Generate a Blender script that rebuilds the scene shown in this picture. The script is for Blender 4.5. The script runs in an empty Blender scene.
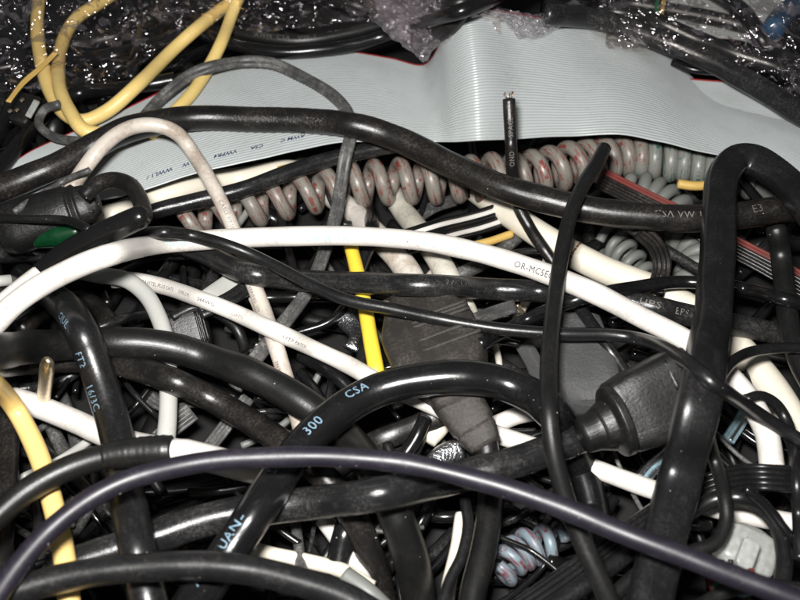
import bpy, bmesh, math, random
import numpy as np
from mathutils import Vector, noise
random.seed(7); rng = np.random.default_rng(7)
sc = bpy.context.scene
COL = sc.collection
MM = 0.001

# ------------------------------------------------------------------ camera
PITCH = math.radians(50); HFOV = math.radians(48); HC = 190.0
FPX = 400/math.tan(HFOV/2)
FW = np.array([0, math.cos(PITCH), -math.sin(PITCH)])
UPV = np.array([0, math.sin(PITCH), math.cos(PITCH)])
CP = np.array([0, 0, HC])
def P(px, py, h):
    """point (mm) at height h of the heap that is seen at px,py"""
    d = FW*FPX + np.array([1, 0, 0])*(px-400) + UPV*(300-py)
    return CP + d*((h-HC)/d[2])
def depth(px, py, h): return float(np.dot(P(px, py, h)-CP, FW))
cam = bpy.data.cameras.new('camera'); co = bpy.data.objects.new('camera', cam); COL.objects.link(co)
co.location = CP*MM; co.rotation_euler = (math.pi/2-PITCH, 0, 0)
cam.sensor_width = 36; cam.lens = 18/math.tan(HFOV/2)
cam.clip_start = 0.005; cam.clip_end = 20
cam.dof.use_dof = True; cam.dof.focus_distance = 0.215; cam.dof.aperture_fstop = 24
sc.camera = co

# ------------------------------------------------------------------ materials
def newmat(name):
    m = bpy.data.materials.new(name); m.use_nodes = True
    nt = m.node_tree; b = nt.nodes['Principled BSDF']; return m, nt, b
def N(nt, t, **k):
    n = nt.nodes.new(t)
    for a, v in k.items():
        if a in n.inputs: n.inputs[a].default_value = v
        else: setattr(n, a, v)
    return n
def ramp(nt, src, p0, p1, c0=(0,0,0,1), c1=(1,1,1,1)):
    r = nt.nodes.new('ShaderNodeValToRGB'); e = r.color_ramp.elements
    e[0].position = p0; e[1].position = p1; e[0].color = c0; e[1].color = c1
    nt.links.new(src, r.inputs[0]); return r.outputs[0]
def mix(nt, fac, a, b):
    n = nt.nodes.new('ShaderNodeMix'); n.data_type = 'RGBA'
    L = nt.links
    if hasattr(fac, 'links'): L.new(fac, n.inputs[0])
    else: n.inputs[0].default_value = fac
    for i, v in ((6, a), (7, b)):
        if hasattr(v, 'links'): L.new(v, n.inputs[i])
        else: n.inputs[i].default_value = (*v, 1) if len(v) == 3 else v
    return n.outputs[2]
def jacket(name, col, rough=.35, dust=.3, dustcol=(.16,.14,.12), scratch=.3, stain=None, bump=.15, spec=.5, fine=1.0, hi=.62):
    """extruded cable jacket: base colour, dust film in patches, scratches that run along the cable, orange-peel bump"""
    m, nt, b = newmat(name); L = nt.links
    tc = N(nt, 'ShaderNodeTexCoord')
    n1 = N(nt, 'ShaderNodeTexNoise', Scale=110.0*fine, Detail=6.0, Roughness=.65); L.new(tc.outputs['Object'], n1.inputs[0])
    n2 = N(nt, 'ShaderNodeTexNoise', Scale=1500.0, Detail=4.0, Roughness=.7); L.new(tc.outputs['Object'], n2.inputs[0])
    mp = N(nt, 'ShaderNodeMapping'); mp.inputs['Scale'].default_value = (.9, 26, 1); L.new(tc.outputs['UV'], mp.inputs[0])
    n3 = N(nt, 'ShaderNodeTexNoise', Scale=1.6, Detail=5.0, Roughness=.7); L.new(mp.outputs[0], n3.inputs[0])
    patch = ramp(nt, n1.outputs[0], .42, .72)
    speck = ramp(nt, n2.outputs[0], .45, .75)
    scr = ramp(nt, n3.outputs[0], .56, .74)
    mu = N(nt, 'ShaderNodeMath', operation='MULTIPLY'); L.new(patch, mu.inputs[0]); L.new(speck, mu.inputs[1])
    m1 = N(nt, 'ShaderNodeMath', operation='MULTIPLY'); L.new(mu.outputs[0], m1.inputs[0]); m1.inputs[1].default_value = min(1, dust*1.6)
    m2 = N(nt, 'ShaderNodeMath', operation='MULTIPLY'); L.new(patch, m2.inputs[0]); m2.inputs[1].default_value = dust*.16
    m3 = N(nt, 'ShaderNodeMath', operation='MULTIPLY'); L.new(scr, m3.inputs[0]); m3.inputs[1].default_value = scratch*.6
    ad = N(nt, 'ShaderNodeMath', operation='ADD'); L.new(m1.outputs[0], ad.inputs[0]); L.new(m2.outputs[0], ad.inputs[1])
    ad2 = N(nt, 'ShaderNodeMath', operation='ADD', use_clamp=True); L.new(ad.outputs[0], ad2.inputs[0]); L.new(m3.outputs[0], ad2.inputs[1])
    c = mix(nt, ad2.outputs[0], col, dustcol)
    if stain:
        sc_, scol, lo, hi_ = stain
        n4 = N(nt, 'ShaderNodeTexNoise', Scale=sc_ if sc_ > 20 else 1.0, Detail=5.0, Roughness=.75)
        if sc_ > 20: L.new(tc.outputs['Object'], n4.inputs[0])
        else:
            mp4 = N(nt, 'ShaderNodeMapping'); mp4.inputs['Scale'].default_value = (sc_, sc_*3.2, 1); L.new(tc.outputs['UV'], mp4.inputs[0]); L.new(mp4.outputs[0], n4.inputs[0])
        c = mix(nt, ramp(nt, n4.outputs[0], lo, hi_), c, scol)
    L.new(c, b.inputs['Base Color'])
    r = N(nt, 'ShaderNodeMapRange'); L.new(ad2.outputs[0], r.inputs[0]); r.inputs[3].default_value = rough; r.inputs[4].default_value = min(.95, rough+.45)
    L.new(r.outputs[0], b.inputs['Roughness']); b.inputs['Specular IOR Level'].default_value = spec
    bp = N(nt, 'ShaderNodeBump', Strength=bump, Distance=.0003)
    s = N(nt, 'ShaderNodeMath', operation='ADD'); L.new(n2.outputs[0], s.inputs[0]); L.new(n3.outputs[0], s.inputs[1])
    L.new(s.outputs[0], bp.inputs['Height']); L.new(bp.outputs[0], b.inputs['Normal'])
    return m
def plain(name, col, rough=.5, metal=0, spec=.5, trans=0, bump=0, scale=900):
    m, nt, b = newmat(name)
    b.inputs['Base Color'].default_value = (*col, 1); b.inputs['Roughness'].default_value = rough
    b.inputs['Metallic'].default_value = metal; b.inputs['Specular IOR Level'].default_value = spec
    b.inputs['Transmission Weight'].default_value = trans
    tc = N(nt, 'ShaderNodeTexCoord'); n = N(nt, 'ShaderNodeTexNoise', Scale=float(scale), Detail=4.0); nt.links.new(tc.outputs['Object'], n.inputs[0])
    nt.links.new(mix(nt, ramp(nt, n.outputs[0], .35, .7), tuple(c*.8 for c in col), tuple(min(1, c*1.12) for c in col)), b.inputs['Base Color'])
    if bump:
        bp = N(nt, 'ShaderNodeBump', Strength=bump, Distance=.0003); nt.links.new(n.outputs[0], bp.inputs['Height']); nt.links.new(bp.outputs[0], b.inputs['Normal'])
    return m
BK = (.005,.005,.0055)
M = dict(
 gloss = jacket('black_pvc_glossy', BK, .21, .14, scratch=.16, dustcol=(.07,.065,.06), bump=.08),
 shiny = jacket('black_shrink_tube', (.005,.005,.005), .2, .05, scratch=.08, dustcol=(.06,.05,.05), bump=.02, spec=.7),
 black = jacket('black_pvc_satin', (.006,.006,.0065), .29, .22, scratch=.25, dustcol=(.075,.07,.065), bump=.1),
 dusty = jacket('black_rubber_dusty', (.007,.0065,.0065), .28, .38, scratch=.3, dustcol=(.095,.08,.065)),
 matte = jacket('black_rubber_matte', (.006,.006,.006), .36, .18, scratch=.15, dustcol=(.07,.065,.06)),
 scuff = jacket('black_pvc_scuffed', (.009,.009,.0095), .22, .35, scratch=.55, dustcol=(.13,.125,.12)),
 purple= jacket('violet_black_pvc', (.010,.0082,.0135), .40, .25, scratch=.08, dustcol=(.07,.06,.08), bump=.05),
 white = jacket('white_pvc', (.67,.64,.60), .35, .55, scratch=.25, dustcol=(.30,.24,.19), bump=.06),
 whitedirt = jacket('white_pvc_dirty', (.64,.60,.54), .4, .8, scratch=.8, dustcol=(.24,.17,.12), bump=.08, stain=(55.0, (.34,.26,.19), .50, .70)),
 arch = jacket('grimy_beige_pvc', (.54,.49,.43), .4, .9, scratch=.9, dustcol=(.20,.145,.11), bump=.1, stain=(60.0, (.27,.20,.15), .46, .66)),
 cream = jacket('cream_pvc', (.72,.67,.56), .4, .25, scratch=.15, dustcol=(.35,.26,.16), bump=.06),
 speckle = jacket('cream_pvc_speckled', (.58,.55,.47), .5, .9, scratch=.3, dustcol=(.12,.10,.08), bump=.1, fine=2.0),
 greywhite = jacket('pale_grey_pvc', (.46,.46,.43), .4, .2, scratch=.2, dustcol=(.25,.22,.19), bump=.06),
 yellow = jacket('pale_yellow_pvc', (.76,.56,.20), .4, .4, scratch=.15, dustcol=(.36,.22,.08), bump=.08),
 yellow2 = jacket('bright_yellow_pvc', (.80,.58,.05), .4, .25, scratch=.1, dustcol=(.30,.20,.05), bump=.06),
 orange = jacket('orange_yellow_pvc', (.80,.56,.20), .4, .2, scratch=.1, dustcol=(.4,.2,.05), bump=.06),
 tan = jacket('tan_pvc', (.55,.36,.10), .45, .3, dustcol=(.2,.12,.05)),
 flexgrey = jacket('grey_flex_dusty', (.045,.045,.045), .4, 1.0, scratch=1.3, dustcol=(.30,.29,.27), fine=2),
 coil = jacket('grey_coil_stained', (.20,.19,.165), .33, .7, scratch=.5, dustcol=(.09,.075,.06), stain=(2.6, (.17,.04,.03), .515, .59), fine=2),
 coilplain = jacket('grey_coil_plain', (.15,.155,.145), .45, .5, scratch=.3, dustcol=(.15,.14,.12)),
 coilteal = jacket('grey_coil_teal', (.20,.20,.18), .33, .6, scratch=.5, dustcol=(.14,.12,.10), stain=(2.6, (.02,.10,.085), .53, .60)),
 ribbon = jacket('ribbon_grey', (.375,.40,.40), .30, .35, scratch=.10, dustcol=(.20,.19,.17), bump=.03),
 red = plain('red_insulation', (.28,.02,.022), .4),
 redstripe = jacket('dusty_red_insulation', (.15,.026,.02), .5, .7, scratch=.6, dustcol=(.07,.05,.045), spec=.3),
 teal = plain('teal_insulation', (.03,.22,.20), .4),
 blue = plain('blue_insulation', (.02,.07,.15), .4),
 paleblue = plain('pale_blue_insulation', (.20,.30,.34), .4),
 green = plain('green_insulation', (.02,.16,.07), .4),
 greenlens = plain('green_plastic', (.002,.032,.010), .3),
 plug = jacket('moulded_rubber_plug', (.006,.006,.006), .36, .25, scratch=.2, dustcol=(.08,.07,.065), bump=.3),
 plugdust = jacket('moulded_plug_dusty', (.022,.020,.018), .5, .9, scratch=.4, dustcol=(.11,.095,.08), bump=.5, spec=.35),
 plugrough = jacket('textured_plug', (.062,.062,.063), .55, .8, scratch=.1, dustcol=(.12,.12,.12), bump=.9, spec=.4),
 gold = plain('gold_plated_pin', (.88,.74,.52), .38, 1),
 steel = plain('nickel_steel', (.55,.54,.52), .25, 1, bump=.2),
 foil = plain('shield_foil', (.55,.56,.58), .3, 1, bump=1.0, scale=1500),
 copper = plain('cut_copper', (.55,.36,.28), .4, 1, bump=.8, scale=3000),
 milky = plain('milky_plastic', (.72,.74,.70), .3, spec=.6, trans=.65),
 inkblue = plain('pale_blue_ink', (.17,.27,.35), .6), inkgrey = plain('grey_ink', (.085,.08,.075), .6),
 inkblack = plain('black_ink', (.02,.02,.025), .6), inkteal = plain('teal_ink', (.22,.48,.47), .6),
 inknavy = plain('navy_ink', (.02,.03,.09), .6), inkfaint = plain('faint_grey_ink', (.14,.13,.12), .6),
 grain = plain('dust_white', (.30,.28,.25), .8),
)
# clear film: thin, crumpled, with sharp glints
def film_mat(name, tint, k, haze, rg=.05, bs=420.0, st=.55):
    m, nt, b = newmat(name); L = nt.links; nt.nodes.remove(b)
    out = nt.nodes['Material Output']
    tr = N(nt, 'ShaderNodeBsdfTransparent'); tr.inputs[0].default_value = (*tint, 1)
    gl = N(nt, 'ShaderNodeBsdfGlossy', Roughness=rg); gl.inputs[0].default_value = (.95,.9,.93,1)
    df = N(nt, 'ShaderNodeBsdfDiffuse'); df.inputs[0].default_value = (.5,.5,.5,1)
    tc = N(nt, 'ShaderNodeTexCoord'); n = N(nt, 'ShaderNodeTexNoise', Scale=bs, Detail=2.5, Distortion=2.0); L.new(tc.outputs['Object'], n.inputs[0])
    bp = N(nt, 'ShaderNodeBump', Strength=st, Distance=.0012*420/bs); L.new(n.outputs[0], bp.inputs['Height']); L.new(bp.outputs[0], gl.inputs['Normal'])
    lw = N(nt, 'ShaderNodeLayerWeight', Blend=k); L.new(bp.outputs[0], lw.inputs['Normal'])
    mr = N(nt, 'ShaderNodeMapRange'); mr.inputs[3].default_value = .05; mr.inputs[4].default_value = .6; L.new(lw.outputs['Fresnel'], mr.inputs[0])
    a = N(nt, 'ShaderNodeMixShader'); a.inputs[0].default_value = haze; L.new(tr.outputs[0], a.inputs[1]); L.new(df.outputs[0], a.inputs[2])
    s = N(nt, 'ShaderNodeMixShader'); L.new(mr.outputs[0], s.inputs[0]); L.new(a.outputs[0], s.inputs[1]); L.new(gl.outputs[0], s.inputs[2])
    L.new(s.outputs[0], out.inputs[0]); return m
M['film'] = film_mat('clear_film', (.95,.925,.90), .22, .003, .13, 60.0, .26)
M['filmdense'] = film_mat('clear_film_bunched', (.90,.89,.90), .5, .06, .2)

# ------------------------------------------------------------------ object helpers
def tagit(o, label=None, cat=None, group=None, kind=None):
    if label: o['label'] = label
    if cat: o['category'] = cat
    if group: o['group'] = group
    if kind: o['kind'] = kind
    return o
def mesh_obj(name, V, F, mats, parent=None, uv=None, midx=None, smooth=True, origin=None):
    V = np.asarray(V, float)
    o0 = V.mean(0) if origin is None else np.asarray(origin, float)
    if parent is not None: o0 = np.array(parent['_o'])
    me = bpy.data.meshes.new(name); me.from_pydata(((V-o0)*MM).tolist(), [], F)
    for m in (mats if isinstance(mats, (list, tuple)) else [mats]): me.materials.append(m)
    if midx is not None: me.polygons.foreach_set('material_index', midx)
    me.polygons.foreach_set('use_smooth', [smooth]*len(me.polygons))
    if uv is not None:
        l = me.uv_layers.new(name='UVMap'); vi = np.empty(len(me.loops), int); me.loops.foreach_get('vertex_index', vi)
        l.data.foreach_set('uv', np.asarray(uv)[vi].astype(np.float32).ravel())
    me.update()
    o = bpy.data.objects.new(name, me); COL.objects.link(o)
    if parent is not None: o.parent = parent
    else: o.location = o0*MM
    o['_o'] = o0.tolist()
    return o
def empty(name, at, label, cat, group=None):
    o = bpy.data.objects.new(name, None); COL.objects.link(o); o.empty_display_size = .01
    o.location = np.asarray(at)*MM; o['_o'] = list(map(float, at)); return tagit(o, label, cat, group)

# ------------------------------------------------------------------ height field of the heap (so each cable rests on those laid before it)
GX0, GY0, GS = -140, -140, 2
GW, GH = (1080)//GS, (880)//GS
HF = np.zeros((GH, GW))
def foot(px, py, rp):
    x0 = max(0, int((px-rp-GX0)/GS)); x1 = min(GW-1, int((px+rp-GX0)/GS)+1)
    y0 = max(0, int((py-rp-GY0)/GS)); y1 = min(GH-1, int((py+rp-GY0)/GS)+1)
    if x1 <= x0 or y1 <= y0: return None
    X, Y = np.meshgrid(np.arange(x0, x1)*GS+GX0, np.arange(y0, y1)*GS+GY0)
    d2 = ((X-px)**2+(Y-py)**2)/rp**2
    return (slice(y0, y1), slice(x0, x1)), np.sqrt(np.clip(1-d2, 0, 1)), d2 < 1
def catmull(pts, step=3.0):
    p = np.asarray(pts, float); n = len(p)
    q = np.vstack([2*p[0]-p[1], p, 2*p[-1]-p[-2]])
    out = []; par = []
    for i in range(n-1):
        p0, p1, p2, p3 = q[i], q[i+1], q[i+2], q[i+3]
        k = max(2, int(np.linalg.norm(p2[:2]-p1[:2])/step))
        t0 = 0; t1 = t0+max(1e-3, np.linalg.norm(p1-p0))**.5; t2 = t1+max(1e-3, np.linalg.norm(p2-p1))**.5; t3 = t2+max(1e-3, np.linalg.norm(p3-p2))**.5
        for j in range(k + (i == n-2)):
            t = t1+(t2-t1)*j/k
            A1 = (t1-t)/(t1-t0)*p0+(t-t0)/(t1-t0)*p1; A2 = (t2-t)/(t2-t1)*p1+(t-t1)/(t2-t1)*p2; A3 = (t3-t)/(t3-t2)*p2+(t-t2)/(t3-t2)*p3
            B1 = (t2-t)/(t2-t0)*A1+(t-t0)/(t2-t0)*A2; B2 = (t3-t)/(t3-t1)*A2+(t-t1)/(t3-t1)*A3
            out.append((t2-t)/(t2-t1)*B1+(t-t1)/(t2-t1)*B2); par.append(i+j/k)
    return np.array(out), np.array(par)
def extend(pts):
    pts = [tuple(p) for p in pts]
    def off(p): return p[0] < 6 or p[0] > 794 or p[1] < 6 or p[1] > 594
    if off(pts[0]):
        a, b = np.array(pts[0][:2]), np.array(pts[1][:2]); d = (a-b)/np.linalg.norm(a-b)
        pts.insert(0, (*(a+d*80), *pts[0][2:]))
    if off(pts[-1]):
        a, b = np.array(pts[-1][:2]), np.array(pts[-2][:2]); d = (a-b)/np.linalg.norm(a-b)
        pts.append((*(a+d*80), *pts[-1][2:]))
    return pts
class Path: pass
def lay(pts, w, thick=None, iters=90, base=12, ext=True, write=True, lift=0):
    """px path -> points in mm resting on the heap. third value of a point = its height, if it is known"""
    if ext: pts = extend(pts)
    xy, par = catmull([p[:2] for p in pts])
    hm = 30
    mid = pts[len(pts)//2] if ext else pts[len(pts)//2]
    ins = [p for p in pts if -5 < p[0] < 805 and -5 < p[1] < 605] or pts
    D = np.mean([depth(p[0], p[1], hm) for p in ins])
    r = w/2*D/FPX; th = r if thick is None else thick*r
    ex = [i for i, p in enumerate(pts) if len(p) > 2 and p[2] is not None]
    n = len(xy); req = np.empty(n)
    for i, (x, y) in enumerate(xy):
        rp = r*FPX/depth(x, y, hm)
        f = foot(x, y, rp)
        if f is None: req[i] = base+th; continue
        s, q, msk = f
        v = (HF[s]+th*q)[msk]
        req[i] = max(base+th, v.max() if v.size else 0)
    h = req.copy()
    for k in range(iters):
        g = np.pad(h, 1, mode='edge'); h = np.maximum(req, .25*g[:-2]+.5*g[1:-1]+.25*g[2:])
    for k in range(10):
        g = np.pad(h, 1, mode='edge'); h = .25*g[:-2]+.5*g[1:-1]+.25*g[2:]
    h = h+lift
    if ex:
        hx = np.interp(par, ex, [pts[i][2] for i in ex])
        e = np.interp(par, range(len(pts)), [1.0 if i in ex else 0.0 for i in range(len(pts))])
        e = e*e*(3-2*e); h = e*hx+(1-e)*h
    # re-derive pixel radius and write
    if write:
        for (x, y), hh in zip(xy, h):
            rp = r*FPX/depth(x, y, hh); f = foot(x, y, rp)
            if f is None: continue
            s, q, msk = f; HF[s] = np.where(msk, np.maximum(HF[s], hh+th*q), HF[s])
    o = Path(); o.xy = xy; o.par = par; o.h = h; o.r = r; o.th = th
    o.C = np.array([P(x, y, hh) for (x, y), hh in zip(xy, h)])
    return frames(o)
REF = np.array([0, -.55, .83])
def frames(o, ref=REF):
    C = o.C; T = np.gradient(C, axis=0); T /= np.linalg.norm(T, axis=1)[:, None]+1e-9
    Nn = ref-(T@ref)[:, None]*T; Nn /= np.linalg.norm(Nn, axis=1)[:, None]+1e-9
    o.T, o.N, o.B = T, Nn, np.cross(T, Nn)
    o.s = np.concatenate([[0], np.cumsum(np.linalg.norm(np.diff(C, axis=0), axis=1))]); return o
def profile(kind, seg):
    """unit cross-section, x across (-1..1), y up"""
    if kind == 'round': a = np.linspace(0, 2*math.pi, seg, endpoint=False); return np.c_[np.sin(a), np.cos(a)]
    if isinstance(kind, (int, float)):
        a = np.linspace(0, 2*math.pi, seg, endpoint=False); c, s = np.sin(a), np.cos(a)
        return np.c_[np.sign(c)*abs(c)**(2/kind), np.sign(s)*abs(s)**(2/kind)]
def ribs(k, arc=5):
    pt = []; w = 2/k; lob = []
    for i in range(k):
        for a in np.linspace(160, 20, arc): pt.append((-1+w*(i+.5)+w*.53*math.cos(math.radians(a)), .35+.65*math.sin(math.radians(a)))); lob.append(i)
    for i in reversed(range(k)):
        for a in np.linspace(-20, -160, arc): pt.append((-1+w*(i+.5)+w*.53*math.cos(math.radians(a)), -.35+.65*math.sin(math.radians(a)))); lob.append(i)
    return np.array(pt)[::1], lob
def sweep(name, o, prof, a, b, mats, parent=None, lob=None, lobmat=None, roll=None, wob=.03, capped=True, i0=0, i1=None):
    C, T, Nn, B = o.C, o.T, o.N, o.B
    i1 = len(C) if i1 is None else i1
    n = i1-i0; m = len(prof); V = np.empty((n*m, 3)); uv = np.empty((n*m, 2))
    a = np.broadcast_to(a, (n,)); b = np.broadcast_to(b, (n,)); ph = random.random()*50
    for i in range(n):
        j = i+i0; nn, bb = Nn[j], B[j]
        if roll is not None:
            ro = roll(o.par[j]) if callable(roll) else roll
            nn, bb = nn*math.cos(ro)+bb*math.sin(ro), bb*math.cos(ro)-nn*math.sin(ro)
        kx = 1+wob*noise.noise(Vector((o.s[j]*.13, ph, 0))); ky = 1+wob*noise.noise(Vector((o.s[j]*.13, ph+9, 3)))
        off = nn*(wob*2.0*b[i]*noise.noise(Vector((o.s[j]*.06, ph+20, 0)))) + bb*(wob*2.0*b[i]*noise.noise(Vector((o.s[j]*.06, ph+30, 0))))
        if not hasattr(o, 'off'): o.off = np.zeros_like(C); o.kx = np.ones(len(C)); o.ky = np.ones(len(C))
        o.off[j] = off; o.kx[j] = kx; o.ky[j] = ky
        V[i*m:(i+1)*m] = C[j]+off+np.outer(prof[:, 0]*a[i]*kx, bb)+np.outer(prof[:, 1]*b[i]*ky, nn)
        uv[i*m:(i+1)*m, 0] = o.s[j]/10; uv[i*m:(i+1)*m, 1] = np.abs(np.linspace(-1, 1, m))*1.0
    F = []; mi = []
    for i in range(n-1):
        for k in range(m):
            k2 = (k+1) % m
            F.append((i*m+k, (i+1)*m+k, (i+1)*m+k2, i*m+k2))
            mi.append(lobmat.get(lob[k], 0) if lobmat else 0)
    V = V.tolist(); uv = uv.tolist()
    if capped:
        for i, base in ((0, 0), (n-1, (n-1)*m)):
            c = np.mean(V[base:base+m], axis=0); bulge = -T[i0+i]*b[i]*.25 if i == 0 else T[i0+i]*b[i]*.25
            V.append((c+bulge).tolist()); uv.append([o.s[i0+i]/10, 0]); ci = len(V)-1
            for k in range(m):
                k2 = (k+1) % m
                F.append((ci, base+k, base+k2) if i == 0 else (ci, base+k2, base+k)); mi.append(0)
    ob = mesh_obj(name, V, F, mats, parent, uv, mi)
    me = ob.data; bm = bmesh.new(); bm.from_mesh(me); bmesh.ops.recalc_face_normals(bm, faces=bm.faces); bm.to_mesh(me); bm.free()
    return ob
RND = profile('round', 20)
def nearest(o, x, y): return int(np.argmin(((o.xy-np.array([x, y]))**2).sum(1)))
def text_on(o, body, pt, pxsize, txt, mat, a0=0.0, flip=False, name='printed_text', broken=0):
    """printing that follows the jacket from the point pt on, letters pxsize tall in the photograph"""
    i = nearest(o, *pt); s0 = o.s[i]; size = pxsize*depth(*o.xy[i], o.h[i])/FPX*1.38
    cu = bpy.data.curves.new('t', 'FONT'); cu.body = txt; cu.size = size; cu.resolution_u = 2; cu.space_character = 1.1
    to = bpy.data.objects.new('t', cu); COL.objects.link(to); bpy.context.view_layer.update()
    me = bpy.data.meshes.new_from_object(to.evaluated_get(bpy.context.evaluated_depsgraph_get()))
    bpy.data.objects.remove(to); bpy.data.curves.remove(cu)
    bm = bmesh.new(); bm.from_mesh(me); bmesh.ops.triangulate(bm, faces=bm.faces)
    for _ in range(2): 
        lng = [e for e in bm.edges if e.calc_length() > size*.16]
        if lng: bmesh.ops.subdivide_edges(bm, edges=lng, cuts=1); bmesh.ops.triangulate(bm, faces=bm.faces)
    if broken:
        fs = [f for f in bm.faces if noise.noise(f.calc_center_median()*2.3/size*1.5+Vector((sum(map(ord, txt)) % 7, 1, 5))) > broken]
        bmesh.ops.delete(bm, geom=fs, context='FACES')
    bm.verts.index_update(); V = []
    r = o.r
    for v in bm.verts:
        x, y = v.co.x, v.co.y-size*.35
        if flip: x, y = -x, -y
        s = min(max(s0+x, 0), o.s[-1]-1e-3); k = np.searchsorted(o.s, s)-1; k = max(k, 0); t = (s-o.s[k])/(o.s[k+1]-o.s[k])
        c = o.C[k]*(1-t)+o.C[k+1]*t; nn = o.N[k]*(1-t)+o.N[k+1]*t; bb = o.B[k]*(1-t)+o.B[k+1]*t; an = a0+y/r
        c = c+o.off[k]*(1-t)+o.off[k+1]*t; qx = o.kx[k]*(1-t)+o.kx[k+1]*t; qy = o.ky[k]*(1-t)+o.ky[k+1]*t
        V.append(c+(nn*math.cos(an)*qy-bb*math.sin(an)*qx)*(r*1.018))
    F = [tuple(v.index for v in f.verts) for f in bm.faces]; bm.free(); bpy.data.meshes.remove(me)
    if F: return mesh_obj(name, V, F, M[mat], body, smooth=False)
def cable(name, label, pts, w, mat, cat='cable', group=None, flat=None, prof=None, psup=None, texts=(), lobmat=None, mats=None, roll=None, wob=.05, cut=None, parent=None, **k):
    o = lay(pts, w, thick=flat if flat else None, **k)
    if psup: pr, lob = profile(psup, 36), None
    elif prof is None: pr, lob = RND, None
    else: pr, lob = ribs(prof)
    mats = [M[mat]] + [M[m] for m in (mats or [])]
    body = sweep(name, o, pr, o.r, o.th, mats, parent, lob, lobmat, roll, wob)
    if parent is None: tagit(body, label, cat, group)
    elif label: body['label'] = label
    for t in texts: text_on(o, body, *t[:4], **t[4])
    if cut:
        end = 0 if cut[0] == 'start' else -1
        d = -o.T[0] if end == 0 else o.T[-1]; c0 = o.C[end]+d*o.th*.2
        q = Path(); q.C = np.array([c0+d*t for t in np.linspace(0, cut[2], 5)]); q.xy = o.xy[:5]; q.par = np.arange(5); q.h = o.h[:5]; frames(q, REF if abs(d@REF) < .95 else np.array([1., 0, 0]))
        rad = o.r*np.array([.72, .7, .66, .6, .5])*(.6 if cut[1] == 'copper' else 1); core = sweep('cut_end', q, profile('round', 11), rad, rad*.9, M['milky' if cut[1] == 'copper' else cut[1]], body, wob=.5)
        if cut[1] == 'copper':
            for k in range(6):
                a_ = k*1.05; off = (q.N[0]*math.cos(a_)+q.B[0]*math.sin(a_)); z = Path(); z.C = np.array([c0+off*o.r*(.45+.3*t)+d*(t*1.6*random.uniform(.6, 1.2))+off*random.uniform(-.1, .2)*t for t in np.linspace(0, 1, 5)]); z.xy = o.xy[:5]; z.par = np.arange(5.); z.h = o.h[:5]; frames(z, np.array([1., .1, 0])); sweep('wire_strand', z, profile('round', 6), .16, .16, M['copper'], core, wob=.1)
    o.body = body
    return o
def block(name, a, b, stations, mat, n=5, parent=None, seg=32, roll=None, write=True, ref=REF):
    """moulded body lofted from a to b (px,py,h); stations = (t, half width px, half thickness px)"""
    A, Bp = P(*a), P(*b); D = depth(*[(u+v)/2 for u, v in zip(a, b)]); k = D/FPX
    ts = np.array([s[0] for s in stations]); q = Path(); tt = []
    for i in range(len(ts)-1): tt += list(np.linspace(ts[i], ts[i+1], 6, endpoint=False))
    tt.append(ts[-1]); tt = np.array(tt)
    q.C = A+(Bp-A)*tt[:, None]; q.par = tt; q.xy = np.array(a[:2])+(np.array(b[:2])-np.array(a[:2]))*tt[:, None]; q.h = a[2]+(b[2]-a[2])*tt
    frames(q, ref); wa = np.interp(tt, ts, [s[1] for s in stations])*k; wb = np.interp(tt, ts, [s[2] for s in stations])*k
    q.T[:] = (Bp-A)/np.linalg.norm(Bp-A)
    if write:
        for (x, y), hh, r1, t1 in zip(q.xy, q.h, wa, wb):
            f = foot(x, y, r1/k)
            if f: s, qq, msk = f; HF[s] = np.where(msk, np.maximum(HF[s], hh+t1*np.minimum(1, qq*1.3)), HF[s])
    ob = sweep(name, q, profile(n, seg), wa, wb, M[mat], parent, roll=roll, wob=.02)
    q.wa, q.wb = wa, wb; q.r = wa.max(); q.body = ob
    return q
def H(x, y, add=0): 
    return float(HF[int((y-GY0)/GS), int((x-GX0)/GS)])+add
exec_order = []
#@@SCENE
# ------------------------------------------------------------------ setting
def floor_obj():
    g = 60; V = []; F = []
    for j in range(g+1):
        for i in range(g+1):
            x, y = (i/g-.5)*2600, (j/g-.35)*2600
            V.append((x, y, -5+1.5*noise.noise(Vector((x*.02, y*.02, 0)))))
    for j in range(g):
        for i in range(g): a = j*(g+1)+i; F.append((a, a+1, a+g+2, a+g+1))
    o = mesh_obj('floor', V, F, plain('dark_floor', (.006,.0055,.0055), .8), origin=(0,0,0)); o['kind'] = 'structure'
floor_obj()

# deep filler cables: too dark to tell apart
FG = 'dark cables lost in the bottom of the heap'
for i in range(85):
    x, y = random.uniform(-60, 860), random.uniform(60, 660); a = random.choice([random.uniform(-.7, .7), random.uniform(.8, 2.3)])
    L_ = random.uniform(150, 420); p = []; cur = random.uniform(-.0045, .0045)
    ax = a
    q = np.array([x-math.cos(a)*L_/2, y-math.sin(a)*L_/2])
    for k in range(7):
        p.append(tuple(q)); ax += cur*L_/6+random.uniform(-.15, .15); q = q+np.array([math.cos(ax), math.sin(ax)])*L_/6
    cable('cable', 'dark cable lying in shadow at the bottom of the heap, mostly hidden', p, random.choice([9, 12, 14, 18, 24]), random.choice(['black', 'gloss', 'scuff', 'gloss', 'dusty', 'matte']), group=FG, base=-2, ext=False, iters=30)
HF = np.minimum(HF, 15)
def squiggle(lo, hi, n):
    x, y = random.uniform(-20, 820), random.uniform(150, 620); a = random.choice([random.uniform(-.9, .9), random.uniform(.9, 2.2)]); L_ = random.uniform(lo, hi); p = []; cur = random.uniform(-.009, .009)
    q = np.array([x-math.cos(a)*L_/2, y-math.sin(a)*L_/2])
    for k in range(n): p.append(tuple(q)); a += cur*L_/n+random.uniform(-.2, .2); q = q+np.array([math.cos(a), math.sin(a)])*L_/n
    return p
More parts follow.
